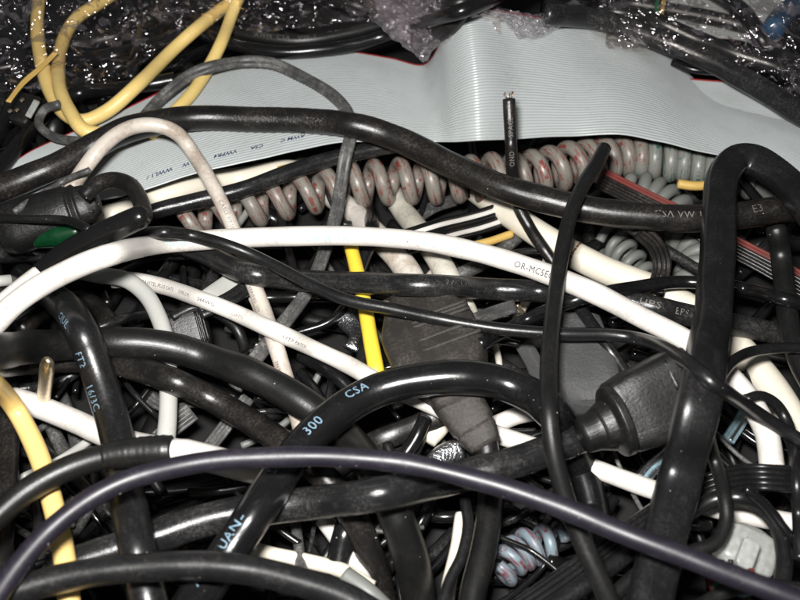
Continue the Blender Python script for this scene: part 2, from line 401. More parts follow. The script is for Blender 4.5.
for i in range(60):
    cable('cable', 'dark cable lying in shadow at the bottom of the heap, mostly hidden', squiggle(120, 320, 6), random.choice([7, 8, 10, 13, 16]), random.choice(['gloss', 'gloss', 'scuff', 'shiny', 'black', 'flexgrey']), group=FG, base=8, ext=False, iters=20)
    if i % 6 == 0: HF = np.minimum(HF, 16)
for i in range(9):
    cable('cable', 'thin pale wire glimpsed only in the gaps between the black cables', squiggle(120, 220, 6), random.choice([6, 8, 10]), ['whitedirt', 'greywhite', 'cream', 'coilplain'][i % 4], group='pale wires in the gaps', base=6, ext=False, iters=20)
HF = np.minimum(HF, 17)

# ------------------------------------------------------------------ low layer, seen through gaps
cable('wire_bundle', 'stack of fine teal insulated wires deep below the thick vertical cord at right', [(735,388),(748,402),(742,418),(728,440)], 14, 'paleblue', flat=.5, prof=4, mats=['steel'], lobmat={1: 1}, cat='wires')
cable('wire_bundle', 'short pale foil twisted wires peeping out left of the thick vertical cord', [(640,482),(652,468),(668,455),(676,440)], 18, 'foil', flat=.6, prof=5, mats=['paleblue'], lobmat={2: 1}, cat='wires')
M['twist'] = jacket('pale_coil_red_blue', (.16,.21,.24), .35, .6, dustcol=(.08,.08,.08), stain=(2.6, (.13,.035,.04), .5, .58))
coil_later = ('coiled_cord', 'pale coiled cord stained red and blue, low at bottom centre under the violet cable', [(498,572),(515,556),(538,545),(562,544)], 10, lambda x: 15, 12, lambda x: 14.5, ['twist'], 'coiled cable')
cable('foil_shield', 'crinkled silver foil shield scrap beside the bright yellow cable', [(338,310),(352,322),(358,335),(352,350)], 20, 'foil', flat=.4, wob=.5, cat='foil')
cable('foil_shield', 'silver foil scrap under the dusty centre plug, by its lower left corner', [(385,372),(392,390),(398,408)], 14, 'foil', flat=.4, wob=.5, cat='foil')
cable('foil_shield', 'bright crumpled foil shred between the arch cable and the strain relief', [(430,470),(445,455),(462,448)], 26, 'foil', flat=.5, wob=.7, cat='foil')
cable('cable', 'cream cable end standing in the gap under the big arch cable', [(428,440),(440,428),(455,405),(470,395)], 20, 'cream')
cable('cable', 'white cable curving behind the arch cable at centre right', [(495,425),(520,415),(545,413),(560,425),(565,450)], 20, 'white')
cable('cable', 'cream cable piece deep at bottom centre beside the thin curved cable', [(462,515),(458,545),(450,580),(445,612)], 16, 'cream', base=14)
cable('cable', 'white cable deep at the bottom, left of the glossy speckled stub', [(318,512),(332,530),(352,560),(372,600)], 20, 'white', base=14)
cable('cable', 'pale cable crossing under the lettered arch cable near the bottom', [(248,548),(275,555),(310,562),(345,572),(372,588)], 16, 'cream', base=14)
cable('cable', 'pale grey cable peeking at the bottom between two black loops', [(345,575),(365,590),(380,604)], 20, 'coilplain', base=12)
cable('cable', 'glossy white edged cable deep at lower left below the violet cable', [(125,500),(134,520),(142,545),(150,570)], 14, 'gloss', base=13)
cable('cable', 'short grey scuffed cable in the dark left of the yellow foreground cable', [(5,540),(8,560),(14,580)], 12, 'scuff')
cable('cable', 'dusty cable standing at the far left edge beside the orange cable', [(2,318),(8,350),(9,400),(8,460),(4,520)], 22, 'dusty', base=16)
# low-left thick dark cords
cable('power_cable', 'thick dusty black cord lying low at left, above the gold pin', [(0,338),(40,345),(85,338),(120,330)], 34, 'dusty')
cable('power_cable', 'black cord on the far left under the white network cable', [(18,330),(55,305),(85,300),(110,325),(118,360)], 20, 'dusty')
cable('flat_cable', 'clear ridged flat cable in the gap below two thick cords at left', [(148,392),(165,402),(190,398),(215,400),(232,405)], 22, 'flexgrey', flat=.3, prof=5)
cable('flat_cable', 'second ridged flat cable fragment above the taped white joint at left', [(158,440),(175,425),(192,412)], 22, 'flexgrey', flat=.3, prof=5)
cable('flat_cable', 'clear silver striped flex end between the crossing cords and the taped joint', [(206,452),(218,436),(232,418),(248,398)], 16, 'flexgrey', flat=.4, prof=4)
# ridged connector
o1 = cable('cable', None, [(98,328),(120,320),(145,315),(172,316)], 11, 'black', parent=(rt := empty('ridged_plug', P(185,330,16), 'small black plug with ridged grip behind the pale grey cable', 'plug')))
b = block('plug_body', (158,340,o1.h[-1]+1), (208,326,o1.h[-1]+2), [(0,16,9),(.06,20,12),(.85,22,13),(.95,21,12),(1,17,8)], 'plug', n=5, parent=rt)
for t in (.3, .5, .7, .85):
    i = int(t*(len(b.C)-1)); a = P(158+50*t, 340-14*t, b.h[i]); q = Path()
    q.C = np.array([b.C[i]+b.B[i]*u*4.0+b.N[i]*(b.wb[i]+.1) for u in np.linspace(-1, 1, 6)]); q.par = np.arange(6.); q.xy = b.xy[:6]; q.h = b.h[:6]; frames(q)
    sweep('grip_ridge', q, profile('round', 8), .35, .35, M['plug'], b.body, wob=0)
cable('cable', 'thin black cable arching right of the ridged plug', [(172,318),(195,308),(215,312),(235,326),(244,345),(246,375)], 12, 'matte')
cable('cable', 'thin black cable hooked behind the crossing white cables', [(225,372),(260,345),(300,332),(325,324),(342,312),(350,298)], 10, 'gloss')
cable('cable', 'broad grey rag of cable jacket under the upper white cable', [(208,300),(222,290),(236,280)], 24, 'greywhite', flat=.4)
cable('flat_cable', 'scuffed flat black cable slanting behind the upper white cable', [(200,312),(228,300),(250,285)], 16, 'scuff', flat=.4, prof=2)
# metal bits
rt = empty('coaxial_plug', P(252,358,18), 'small nickel screw plug in the gap left of the crossing white cables', 'plug')
block('threaded_sleeve', (248,368,19), (255,350,21), [(0,5,5),(.2,6.5,6.5),(.35,5,5),(.5,6.5,6.5),(.62,5,5),(.8,6.5,6.5),(1,4.5,4.5)], 'steel', n=2, parent=rt)
block('centre_pin', (255,350,21), (257,343,22), [(0,2.5,2.5),(1,1.5,1.5)], 'steel', n=2, parent=rt)
# bottom-centre deep cords
cable('cable', 'thin black cable bundle running low through the gap right of the yellow cable', [(300,372),(318,395),(330,420),(338,450)], 12, 'gloss')
cable('cable', 'thin satin black cable dropping straight down under the white cable', [(330,352),(332,375),(328,400),(322,425)], 9, 'black')
cable('cable', 'glossy black cable curving beside the straight thin one', [(300,355),(330,372),(350,392),(352,415)], 16, 'gloss')
cable('cable', 'black cable visible deep left of the centre plug', [(352,300),(368,330),(362,360),(372,392)], 14, 'matte')
cable('flat_cable', 'scuffed dark cable under the arch cable, left of the strain relief', [(330,470),(370,445),(420,425),(450,410)], 26, 'dusty', flat=.5)
cable('cable', 'black shiny cable in the shadow under the arch cable', [(400,462),(415,440),(425,418)], 16, 'gloss')
cable('cable', 'glossy cable behind the arch, right of the strain relief', [(490,410),(520,395),(548,398),(565,420)], 12, 'gloss')

for i in range(44):
    while True:
        p = squiggle(70, 230, 6)
        if 330 < p[2][1] < 600: break
    m_ = ['gloss', 'scuff', 'shiny', 'black', 'flexgrey'][i % 5]
    p = [(x, y, random.uniform(13, 16.5)+i*.04) for x, y in p]
    cable('cable', 'dark cable lying in shadow at the bottom of the heap, mostly hidden', p, random.choice([5, 6, 8, 10, 12]), m_, group=FG, ext=False, write=False)
# white / cream low cables
cable('cable', 'short cream cable sticking out under the lower ribbon edge at left', [(95,222),(130,208),(165,195),(205,184),(250,178),(285,172),(330,176,4)], 26, 'cream', base=8)
cable('cable', 'little yellow cable bit between ribbon edge and black cable', [(278,169),(290,166),(300,163)], 6, 'tan', base=12)
cable('network_cable', 'dirty white cable running below the coil, left of the speckled one', [(300,165,5),(325,190,6),(352,212,10),(382,240),(408,272),(420,300)], 27, 'whitedirt')
cable('network_cable', 'speckled dirty white cable with a black band, coming out under the coil', [(385,180,5),(402,210,9),(425,240),(445,272),(462,305),(472,330)], 26, 'speckle')
o = Path()
cable('cable', 'tan cable stub lying under the main white cable at centre', [(470,246),(488,242),(512,234)], 9, 'tan')
cable('flat_cable', 'flat black cable with thin white stripes, below the coil at centre', [(405,243),(440,232),(480,222),(515,210)], 28, 'gloss', flat=.3, prof=6, mats=['white'], lobmat={1: 1, 4: 1})
cable('flat_cable', 'scuffed grey strip of flat cable under the coil, by the speckled cable', [(408,225,10),(432,208,8),(455,200,6)], 14, 'flexgrey', flat=.3, prof=2)
cable('cable', 'black cable standing upright between the two dirty white cables', [(368,206,8),(372,230),(362,262),(352,290)], 16, 'gloss')
cable('cable', 'short glossy cable behind the tan stub', [(505,256),(520,252),(545,250)], 8, 'scuff')
crm = cable('power_cable', 'cream thick cable with a brown burn mark, slanting down to the right', [(462,180,6),(500,208,13),(545,238),(600,268),(660,292),(710,322),(748,358),(775,392),(798,432),(815,470)], 31, 'cream', wob=.02)
# burn ring on the cream cord
def ring_on(o, x, y, w_mm, mat, name, rr=1.02):
    i = nearest(o, x, y); q = Path(); d = o.T[i]; q.C = np.array([o.C[i]+d*t for t in np.linspace(-w_mm/2, w_mm/2, 6)]); q.xy = o.xy[:6]; q.par = np.arange(6.); q.h = o.h[:6]; frames(q)
    rad = o.r*rr*np.array([.985, 1, 1.01, 1.01, 1, .985]); return sweep(name, q, profile('round', 28), rad, rad, M[mat], o.body, wob=.02)
M['burn'] = jacket('burn_mark_brown', (.20,.09,.03), .6, .6, dustcol=(.05,.03,.02))
ring_on(crm, 575, 254, 1.0, 'burn', 'burn_mark', 1.012)

# ------------------------------------------------------------------ coils
def pframes(o):
    C = o.C; T = np.gradient(C, axis=0); T /= np.linalg.norm(T, axis=1)[:, None]
    n = np.cross(T[0], [0.3, .2, .9]); n /= np.linalg.norm(n); Ns = []
    for t in T:
        n = n-(n@t)*t; n /= np.linalg.norm(n); Ns.append(n.copy())
    o.T, o.N = T, np.array(Ns); o.B = np.cross(T, o.N)
    o.s = np.concatenate([[0], np.cumsum(np.linalg.norm(np.diff(C, axis=0), axis=1))]); return o
def coil(name, label, pts, hc, Rpx, wpx, pitch, mats, cat, split=None, phase=0, jitter=.12):
    xy, par = catmull(pts, 1.0); D = depth(*pts[len(pts)//2][:2], hc); k = D/FPX
    R = Rpx if callable(Rpx) else (lambda x: Rpx); c = Path(); c.xy = xy; c.par = par; c.h = np.full(len(xy), hc)
    c.C = np.array([P(x, y, hc) for x, y in xy]); frames(c, np.array([0, 0, 1.]))
    L = np.concatenate([[0], np.cumsum(np.linalg.norm(np.diff(xy, axis=0), axis=1))])
    dphi = np.array([1/pitch(x) for x in xy[:, 0]]); ph = np.concatenate([[0], np.cumsum(dphi[:-1]*np.diff(L))])
    turns = ph[-1]; n = int(turns*34); t = np.linspace(0, turns, n); f = np.interp(t, ph, np.arange(len(L)))
    Hx = Path(); C = []; XY = []
    for tt, ff in zip(t, f):
        i = min(int(ff), len(L)-2); u = ff-i; cc = c.C[i]*(1-u)+c.C[i+1]*u
        a = (tt+phase)*2*math.pi; r = R(xy[i, 0])*k*(1+jitter*noise.noise(Vector((tt*.9, 3, 1))))
        C.append(cc+c.N[i]*math.cos(a)*r+c.B[i]*math.sin(a)*r+c.T[i]*(.9*noise.noise(Vector((tt*.5, 7, 2))))); XY.append(xy[i])
    Hx.C = np.array(C); Hx.xy = np.array(XY); Hx.par = t; Hx.h = np.full(n, hc); pframes(Hx)
    w = wpx/2*k; ob = sweep(name, Hx, profile('round', 14), w, w, [M[m] for m in mats], wob=.04)
    if split:
        m = 14; me = ob.data
        for pi, pl in enumerate(me.polygons):
            i = pi//m
            if i < n and Hx.xy[min(i, n-1), 0] > split: pl.material_index = 1
    for (x, y) in xy[::3]:
        rp = R(x)+wpx/2; ff = foot(x, y, rp)
        if ff: s, q, msk = ff; HF[s] = np.where(msk, np.maximum(HF[s], hc+rp*k*q), HF[s])
    return tagit(ob, label, cat)
coil(*coil_later)
coil('coiled_cord', 'plain grey coiled cord, half hidden under black cords at right', [(628,190),(655,200),(685,228),(702,262),(690,300)], 9, 18, 13, lambda x: 13.5, ['coilplain'], 'coiled cable')
coil('coiled_cord', 'piece of pale coiled cord in the dark pocket left of the elbow cord', [(600,232),(622,252),(640,275),(655,295)], 4, 13, 10, lambda x: 13, ['coilplain'], 'coiled cable', phase=.4)
cable('wire_bundle', 'pale grey twisted cord at the right edge behind the elbow cord', [(755,178),(772,192),(790,210)], 24, 'coilplain', wob=.2, cat='wires', base=6)
cable('cable', 'tan brown cable stub left of the elbow cord', [(678,184),(695,186),(720,184)], 10, 'tan', base=20)
cable('flat_cable', 'dusty black ribbed flat cable with one red conductor, passing under cords at right', [(600,178),(632,194),(672,214),(720,240),(770,266),(815,292)], 24, 'dusty', flat=.2, prof=7, mats=['redstripe'], lobmat={0: 1, 1: 1}, cat='flat cable', roll=.25, iters=300)
cable('cable', 'thin scuffed black cable slanting under the thick cord at right', [(625,225),(650,240),(680,258),(712,278)], 11, 'scuff', base=22)
cable('flat_cable', 'dark curved ribbed cable in the pocket left of the elbow cord', [(640,232),(655,245),(662,265),(655,292)], 18, 'dusty', flat=.4, prof=4, base=20)
cable('cable', 'shiny thin cable under the elbow cord at upper right', [(735,172),(752,192),(770,212),(790,226)], 10, 'gloss', base=18)
def pitchf(x): return np.interp(x, [190, 300, 470, 590, 720], [33, 27, 22.5, 17, 13])
coil('coiled_cord', 'long grey coiled cord stained red and teal, running beneath the ribbon cable', [(186,224),(215,216),(250,206),(290,196),(335,187),(390,182),(440,180),(490,178),(540,172),(590,161),(625,156),(665,160),(715,170),(760,182)],
     15, lambda x: float(np.interp(x, [200, 300, 480, 600, 700], [15, 17, 18.5, 17.5, 13.5])), 14.5, pitchf, ['coil', 'coilteal'], 'coiled cable', split=640)
cable('cable', 'black satin cable running along the lower ribbon edge at left', [(128,222),(155,211),(190,202),(240,190),(285,174),(330,159),(380,148),(430,140)], 17, 'scuff', base=22)

# ------------------------------------------------------------------ ribbon cables
def ribbon(name, label, cols, k, mats, redlobes, sag=0.0, redmax=None):
    """cols: (bottom px,py,h, top px,py,h); conductors run from column to column"""
    b, _ = catmull([c[:3] for c in cols], 4); n = len(b)
    pb, parb = catmull([c[:3] for c in cols], 4)
    pts = np.array(cols, float)
    full, par = catmull([tuple(c) for c in cols], 4.0)
    U = []; lobe = []; arc = 6
    for i in range(k):
        for j in range(arc): u = (i+.04+.92*j/(arc-1))/k; U.append((u, math.sin(math.pi*(.08+.84*j/(arc-1))))); lobe.append(i)
    rows = []; 
    for c in full:
        pbm = P(c[0], c[1], c[2]); ptp = P(c[3], c[4], c[5]); rows.append((pbm, ptp))
    V = []; nU = len(U); n = len(rows); hmm = []
    W = np.mean([np.linalg.norm(a-b_) for a, b_ in rows]); rr = W/k*.36
    grid = np.zeros((n, nU, 3)); sg = full[:, 6] if full.shape[1] > 6 else np.full(n, sag)
    for i, (A, B_) in enumerate(rows):
        for j, (u, _) in enumerate(U):
            p = A*(1-u)+B_*u; p = p+np.array([0, 0, 1])*(sg[i]*math.sin(math.pi*u)*(.6+.8*noise.noise(Vector((i*.03, 2, u))))+1.1*noise.noise(Vector((i*.035, u*1.5, 8)))+.25*noise.noise(Vector((i*.12, u*4, 3)))); grid[i, j] = p
    dT = np.gradient(grid, axis=0); dU = np.gradient(grid, axis=1); nn = np.cross(dT, dU); nn /= np.linalg.norm(nn, axis=2)[:, :, None]
    if nn[..., 2].mean() < 0: nn = -nn
    s = np.array([x[1] for x in U])[None, :, None]
    top = grid+nn*rr*s; bot = grid-nn*rr*s
    V = np.concatenate([top.reshape(-1, 3), bot.reshape(-1, 3)]); off = n*nU; F = []; mi = []
    uv = np.zeros((len(V), 2)); uv[:, 0] = np.tile(np.repeat(np.arange(n)*.1, nU), 2); uv[:, 1] = np.tile(np.tile([x[0] for x in U], n), 2)
    for i in range(n-1):
        for j in range(nU-1):
            a = i*nU+j; m_ = 1 if lobe[j] in redlobes and not (redmax and full[i, 0] > redmax) else 0
            F.append((a, a+nU, a+nU+1, a+1)); mi.append(m_); F.append((off+a, off+a+1, off+a+nU+1, off+a+nU)); mi.append(m_)
        for j in (0, nU-1): a = i*nU+j; F.append((a, off+a, off+a+nU, a+nU)); mi.append(1 if lobe[j] in redlobes else 0)
    for i in (0, n-1):
        for j in range(nU-1): a = i*nU+j; F.append((a, a+1, off+a+1, off+a)); mi.append(0)
    ob = mesh_obj(name, V, F, [M[m] for m in mats], uv=uv, midx=mi); tagit(ob, label, 'ribbon cable')
    bm = bmesh.new(); bm.from_mesh(ob.data); bmesh.ops.recalc_face_normals(bm, faces=bm.faces); bm.to_mesh(ob.data); bm.free()
    for i in range(0, n):
        for u in np.linspace(0, 1, 40):
            g = grid[i, int(u*(nU-1))]; d = g-CP; z = d@FW; px = 400+d[0]/z*FPX; py = 300-(d@UPV)/z*FPX; f = foot(px, py, 4)
            if f: s_, q, msk = f; HF[s_] = np.where(msk, np.maximum(HF[s_], g[2]+rr), HF[s_])
    return ob, full, grid, nn, rr
ribbon('ribbon_cable', 'grey ribbon cable layer showing behind the fold at upper right, red edge', [(650,110,15,650,60,15),(690,118,17,672,74,17),(720,126,19,705,79,20),(760,132,20,750,84,21),(800,138,20,800,100,21),(880,160,20,880,130,21)], 30, ['ribbon', 'red'], (29,))
ribbon('ribbon_cable', 'distant grey ribbon cable under clear film at the top right', [(620,26,12,640,-30,12),(690,36,13,700,-30,13),(740,40,13,740,-30,13),(770,50,12,790,-20,12)], 30, ['ribbon', 'red'], ())
rib = ribbon('ribbon_cable', 'wide grey ribbon cable with red edge draped across the back of the heap',
 [(-80,235,22,-60,190,22,1),(0,214,24,0,172,22,1),(60,206,26,35,150,23,1),(130,194,27,100,120,23,1.2),(200,173,28,180,84,23,1.2),(270,157,29,250,58,22,2),(340,143,29,330,50,21,2.5),(395,142,28,390,58,19,1.5),(420,142,28,424,65,20,0),
  (440,142,28,439,46,30,-1),(458,142,30,448,20,41,1),(480,141,32,468,9,46,2.5),(520,139,29,515,13,41,2.5),(570,137,28,570,24,36,2),(620,135,30,620,32,28,2.5),(660,141,30,655,42,22,4),(700,151,29,684,70,16,6),(740,160,28,714,100,15,5.5),(775,169,28,760,113,17,4),(810,179,28,810,121,18,3),(880,200,27,880,145,20,2)],
 50, ['ribbon', 'red'], (49,), redmax=640)
def ribbon_text(rb, col0, u, length_px, pxsize, txt, mat, rev=False):
    ob, full, grid, nn, rr = rb
    i0 = int(np.argmin(abs(full[:, 0]-col0))); nU = grid.shape[1]; j = int(u*(nU-1))
    size = pxsize*depth(full[i0, 0], 150, 28)/FPX*1.38
    cu = bpy.data.curves.new('t', 'FONT'); cu.body = txt; cu.size = size; cu.resolution_u = 2; cu.offset = size*.012; cu.shear = .3
    to = bpy.data.objects.new('t', cu); COL.objects.link(to); bpy.context.view_layer.update()
    me = bpy.data.meshes.new_from_object(to.evaluated_get(bpy.context.evaluated_depsgraph_get())); bpy.data.objects.remove(to)
    S = np.concatenate([[0], np.cumsum(np.linalg.norm(np.diff(grid[:, j], axis=0), axis=1))]); Wm = np.linalg.norm(grid[i0, -1]-grid[i0, 0])
    wmax = max(v.co.x for v in me.vertices); V = []
    for v in me.vertices:
        x, y = v.co.x, v.co.y
        if rev: x, y = wmax-x, size*.7-y
        s = S[i0]+x; ii = min(max(np.searchsorted(S, s)-1, 0), len(S)-2); t = (s-S[ii])/(S[ii+1]-S[ii]); uu = (u+y/Wm)*(nU-1); jj = min(int(uu), nU-2); w = uu-jj
        g = grid[ii, jj]*(1-t)*(1-w)+grid[ii+1, jj]*t*(1-w)+grid[ii, jj+1]*(1-t)*w+grid[ii+1, jj+1]*t*w
        V.append(g+nn[ii, jj]*rr*1.25)
    return mesh_obj('printed_text', V, [tuple(p.vertices) for p in me.polygons], M[mat], ob, smooth=False)
for c0, t in ((132, 'M-'), (150, 'WWL1 /'), (186, 'W'), (216, 'VWPR4'), (252, 'CSA'), (284, 'AWM C'), (318, 'N1 7')):
    ribbon_text(rib, c0, .08, 0, 5.2, t, 'inknavy', rev=True)

# ------------------------------------------------------------------ top of the frame
for i, (p, w, m) in enumerate([([(-10,70),(40,62),(120,55),(200,30),(280,5)], 18, 'gloss'), ([(-10,30),(60,45),(130,30),(190,-10)], 16, 'matte'), ([(-10,150),(30,125),(60,95),(110,70),(170,50)], 14, 'gloss'),
     ([(300,-10),(380,12),(440,30),(470,0)], 16, 'matte'), ([(100,100),(150,80),(200,52),(250,42)], 12, 'gloss'), ([(480,-20),(560,-5),(640,5),(720,20),(810,45)], 16, 'matte'), ([(120,-10),(140,30),(130,80)], 14, 'gloss'), ([(690,-20),(740,10),(770,50),(812,70)], 18, 'black'), ([(10,-20),(20,40),(10,110),(-20,160)], 16, 'black'), ([(180,-20),(260,-10),(330,-10),(420,-25)], 20, 'matte')]):
    cable('cable', ['dark cable under clear film at the top left corner, nearly level', 'dark cable bending in the top left corner under film', 'dark cable rising from the left edge beside the metal plug shell', 'dark cable in the black gap above the ribbon hump', 'thin dark cable between the two pale yellow loops', 'dark cable at the top edge above the right ribbon end', 'dark cable standing between the yellow loops at the top left', 'dark cable in the top right corner under film', 'dark cable at the far left edge behind the metal shell', 'dark cable at the very top edge left of centre'][i], p, w, m, base=4)
cable('cable', 'long dark cable lying under the yellow loop towards the left edge', [(-6,175),(15,150),(40,118),(75,95),(130,88),(175,80)], 16, 'gloss', base=12)
cable('cable', 'thin green insulated wire hanging at the top edge', [(658,-12),(657,6),(655,24)], 5, 'green', base=24, iters=20)
cable('cable', 'thin tan insulated wire hanging at the top edge beside the green one', [(666,-12),(663,6),(660,24)], 5, 'tan', base=24, iters=20)
cable('cable', 'thin red wire looping under the black cords at the top right', [(618,16),(632,12),(648,20),(662,30)], 5, 'red', base=22, iters=20)
cable('cable', 'blue cable in the top right corner under film', [(772,30),(785,14),(812,2)], 24, 'blue', base=12)
cable('cable', 'upper of two black cords crossing the top right corner', [(545,8),(590,10),(640,16),(690,36),(730,52),(775,66),(812,84)], 17, 'black', base=24)
cable('cable', 'short glossy black cable in the opening behind the ribbon fold', [(672,62),(694,70),(720,73),(748,80)], 7, 'gloss', base=24)
o = cable('power_cable', 'thick dusty black cord crossing in front of the right ribbon end', [(545,14),(595,19),(650,36),(700,56),(750,82),(806,116)], 21, 'scuff', base=26)
cable('cable', 'matt black cable resting above the glossy one at the top centre', [(160,20),(200,24),(250,36),(300,41),(345,34),(400,20),(455,4),(500,-12)], 13, 'matte', base=20, texts=[((258,36), 5, 'AWM  CSA   VW-1', 'inkgrey', {'a0': .1})])
cable('cable', 'glossy black cable lying on the upper ribbon edge at the top centre', [(165,8),(190,26),(225,42),(275,52),(330,49),(380,37),(420,24),(470,8),(500,-4)], 13, 'gloss', base=24)
# yellow loops
cable('network_cable', 'pale yellow cable looping down at the top left and up to a sharp fold', [(40,-12),(37,20),(41,60),(50,92),(64,113),(82,121),(106,112),(140,83),(180,44),(212,16),(236,-2),(246,-14)], 13.5, 'yellow', base=25, iters=40)
cable('network_cable', 'second pale yellow strand running down behind the folded end onto the ribbon', [(244,-12),(235,6),(226,32),(212,62),(196,88),(166,120),(150,135)], 12.5, 'yellow', base=25, iters=40)
cable('network_cable', 'short pale yellow cable with a cut end inside the bigger yellow loop', [(97,5),(78,17),(64,38),(58,66),(60,90),(70,112),(84,130),(104,134)], 13.5, 'yellow', base=20, iters=40, cut=('start', 'tan', .6))
rt = empty('metal_plug', P(28,108,24), 'metal plug shell with a pale tongue lying in the dark at the left edge', 'plug')
block('plug_shell', (18,124,25), (33,98,27), [(0,9,5),(.05,10,6),(.95,10,6),(1,9,5)], 'plug', n=8, parent=rt)
block('contact_tongue', (28,117,31), (37,101,33), [(0,3,1.5),(1,3,1.5)], 'milky', n=6, parent=rt)
for x, y in ((22,100),(17,110),(10,111)): block('spring_window', (x-1.5,y+1,30), (x+1.5,y-1,30), [(0,1.5,1),(1,1.5,1)], 'gold', n=6, parent=rt)
cable('cable_tie', 'frayed tan strand slanting through the film at the left edge', [(8,102),(22,84),(40,68),(56,52)], 5, 'tan', flat=.3, prof=2, base=30, wob=.2)
cable('cable', 'thin dark grey cable looping below the yellow loops', [(60,104),(44,110),(39,124),(52,136),(78,141),(108,139),(135,132)], 9, 'flexgrey', base=26)
cable('flat_cable', 'dusty grey twin flex cable arching over the ribbon and down to the centre', [(120,142),(140,122),(165,95),(195,73),(232,63),(270,63),(300,76),(332,95),(347,112),(351,132),(345,158),(340,190),(336,215),(326,248),(308,290),(280,328),(255,360),(235,388)], 13, 'flexgrey', flat=.55, prof=2, base=18, iters=60)
# cut stub
cable('cable', 'cut black cable stub with a bare copper end, standing in front of the ribbon', [(509,99,47),(510,120,43),(511,145,39),(512,168,33),(516,200,24),(530,228,20),(545,250,18),(562,275,14)], 12.5, 'dusty', cut=('start', 'copper', 1.2), texts=[((511,140), 5, 'SPACE', 'inkfaint', {'a0': -.1, 'flip': True}), ((511,166), 5, 'OND', 'inkfaint', {'a0': -.1, 'flip': True})], write=False)

# ------------------------------------------------------------------ plastic film
def film(name, label, fn, nx, ny, amp, mat, seed, cell=14, smooth=False):
    """fn(u,v) -> px,py,h ; crumpled by cellular creases"""
    V = []; sd = Vector((seed, seed*1.7, 0)); kk = []
    for j in range(ny+1):
        for i in range(nx+1):
            u, v = i/nx+random.uniform(-.4, .4)/nx, j/ny+random.uniform(-.4, .4)/ny; px, py, h = fn(u, v)
            p = Vector((px/cell, py/cell*1.4, 0))+sd
            d, _ = noise.voronoi(p*.7); e = (d[1]-d[0]); t = noise.turbulence(p*1.3, 3, True)
            hh = h+amp*(1.3*(.5-min(e, 1))+1.0*(t-.5))
            q = P(px+amp*2*noise.noise(p*.8), py+amp*1.5*noise.noise(p*.9+Vector((5, 5, 5))), hh); V.append(q)
    F = [(j*(nx+1)+i, j*(nx+1)+i+1, (j+1)*(nx+1)+i+1, (j+1)*(nx+1)+i) for j in range(ny) for i in range(nx)]
    F = [g for f in F for g in ((f[0], f[1], f[2]), (f[0], f[2], f[3]))]
    o = mesh_obj(name, V, F, M[mat], smooth=smooth); return tagit(o, label, 'plastic film')
film('plastic_film', 'clear crumpled film over the dark top left corner', lambda u, v: (-60+500*u, -60+(60+np.interp(-60+500*u, [0,60,120,170,215,300,350,380,440], [92,88,84,40,30,30,18,20,20]))*v, 24+24*(1-v)), 120, 50, 3.2, 'film', 3, cell=30, smooth=True)
film('plastic_film', 'crumpled clear film tail hanging over the top edge of the ribbon hump', lambda u, v: (358+84*u+10*v, -20+(20+np.interp(u, [0,.25,.5,.65,.8,1], [18,35,52,64,50,24]))*v, 34+16*(1-v)+3*math.sin(u*9)), 40, 36, 1.9, 'filmdense', 11, cell=9)
film('plastic_film', 'thick bunched rim of clear film lying on the raised ribbon edge', lambda u, v: (432+146*u, np.interp(u, [0,.15,.4,.7,.9,1], [-4,0,6,14,6,-6])+np.interp(u, [0,.2,.45,.6,.8,1], [18,26,12,27,24,14])*v, 43+6*(1-v)+2.5*math.sin(v*3.1)-6*u), 64, 18, 1.6, 'filmdense', 23, cell=6)
film('plastic_film', 'thin clear film patch resting on the grey ribbon hump', lambda u, v: (438+62*u, 14+(24+5*math.sin(u*14))*v, 46-6*v), 24, 12, .8, 'film', 31, cell=9)
film('plastic_film', 'loose sheet of clear film across the top right corner', lambda u, v: (575+300*u, -60+(60+np.interp(575+300*u, [575,620,660,720,760,800,870], [26,48,50,66,82,96,140]))*v, 31+24*(1-v)+3*math.sin(u*6)), 80, 44, 3.4, 'film', 47, cell=38, smooth=True)
film('plastic_film', 'little scrap of clear film lying on the ribbon beside the black cords', lambda u, v: (606+40*u, 30+18*v, 34), 12, 6, .9, 'film', 53, cell=7)

# ------------------------------------------------------------------ middle cords
cable('power_cable', 'thick dusty black cord with faint printing, arching across the whole ribbon cable', [(-8,191),(30,177),(62,164),(95,146),(125,131),(165,121),(205,118),(260,119),(310,121),(355,126),(400,140),(450,165),(500,187),(550,201),(600,211),(660,218),(720,217),(770,211),(806,206)], 26, 'dusty', base=28, iters=140,
 texts=[((212,122), 6, 'HPN  CVT  COCK  (UL)  TYPE', 'inkgrey', {'a0': -.25, 'broken': .08}), ((652,215), 7, 'CSA VW 11', 'inkfaint', {'a0': .1, 'broken': .2}), ((745,212), 8, 'E3', 'inkgrey', {'a0': .2})])
cable('cable', 'greyish scuffed black cord at the left edge under the plug with green lens', [(-8,254),(40,252),(85,254),(130,252),(185,250)], 21, 'scuff', base=14)
cable('cable', 'pale cable end at the left edge under the white sleeve', [(-8,282),(25,278),(60,268)], 12, 'greywhite', base=12)
cable('network_cable', 'dirty white cable in an arch at the left, dropping to the centre bottom', [(70,190),(86,166),(104,145),(128,129),(152,125),(176,133),(196,158),(215,190),(232,225),(245,262),(262,305),(276,345),(288,385),(300,425),(306,450)], 15.5, 'arch', base=18, iters=70,
 texts=[((222,200), 3.4, 'CABLE 4PR UL', 'inkgrey', {'a0': .1}), ((252,288), 3.4, 'VERIFIED  UTP', 'inkgrey', {'a0': -.5}), ((280,360), 3.4, '24AWG', 'inkgrey', {'a0': -.4})])
cable('network_cable', 'bright yellow cable dropping behind the centre to the white one', [(347,232,21),(351,246,21),(357,270,21),(364,300,21),(370,335,21),(376,370,20),(380,396,15)], 16, 'yellow2', base=14)

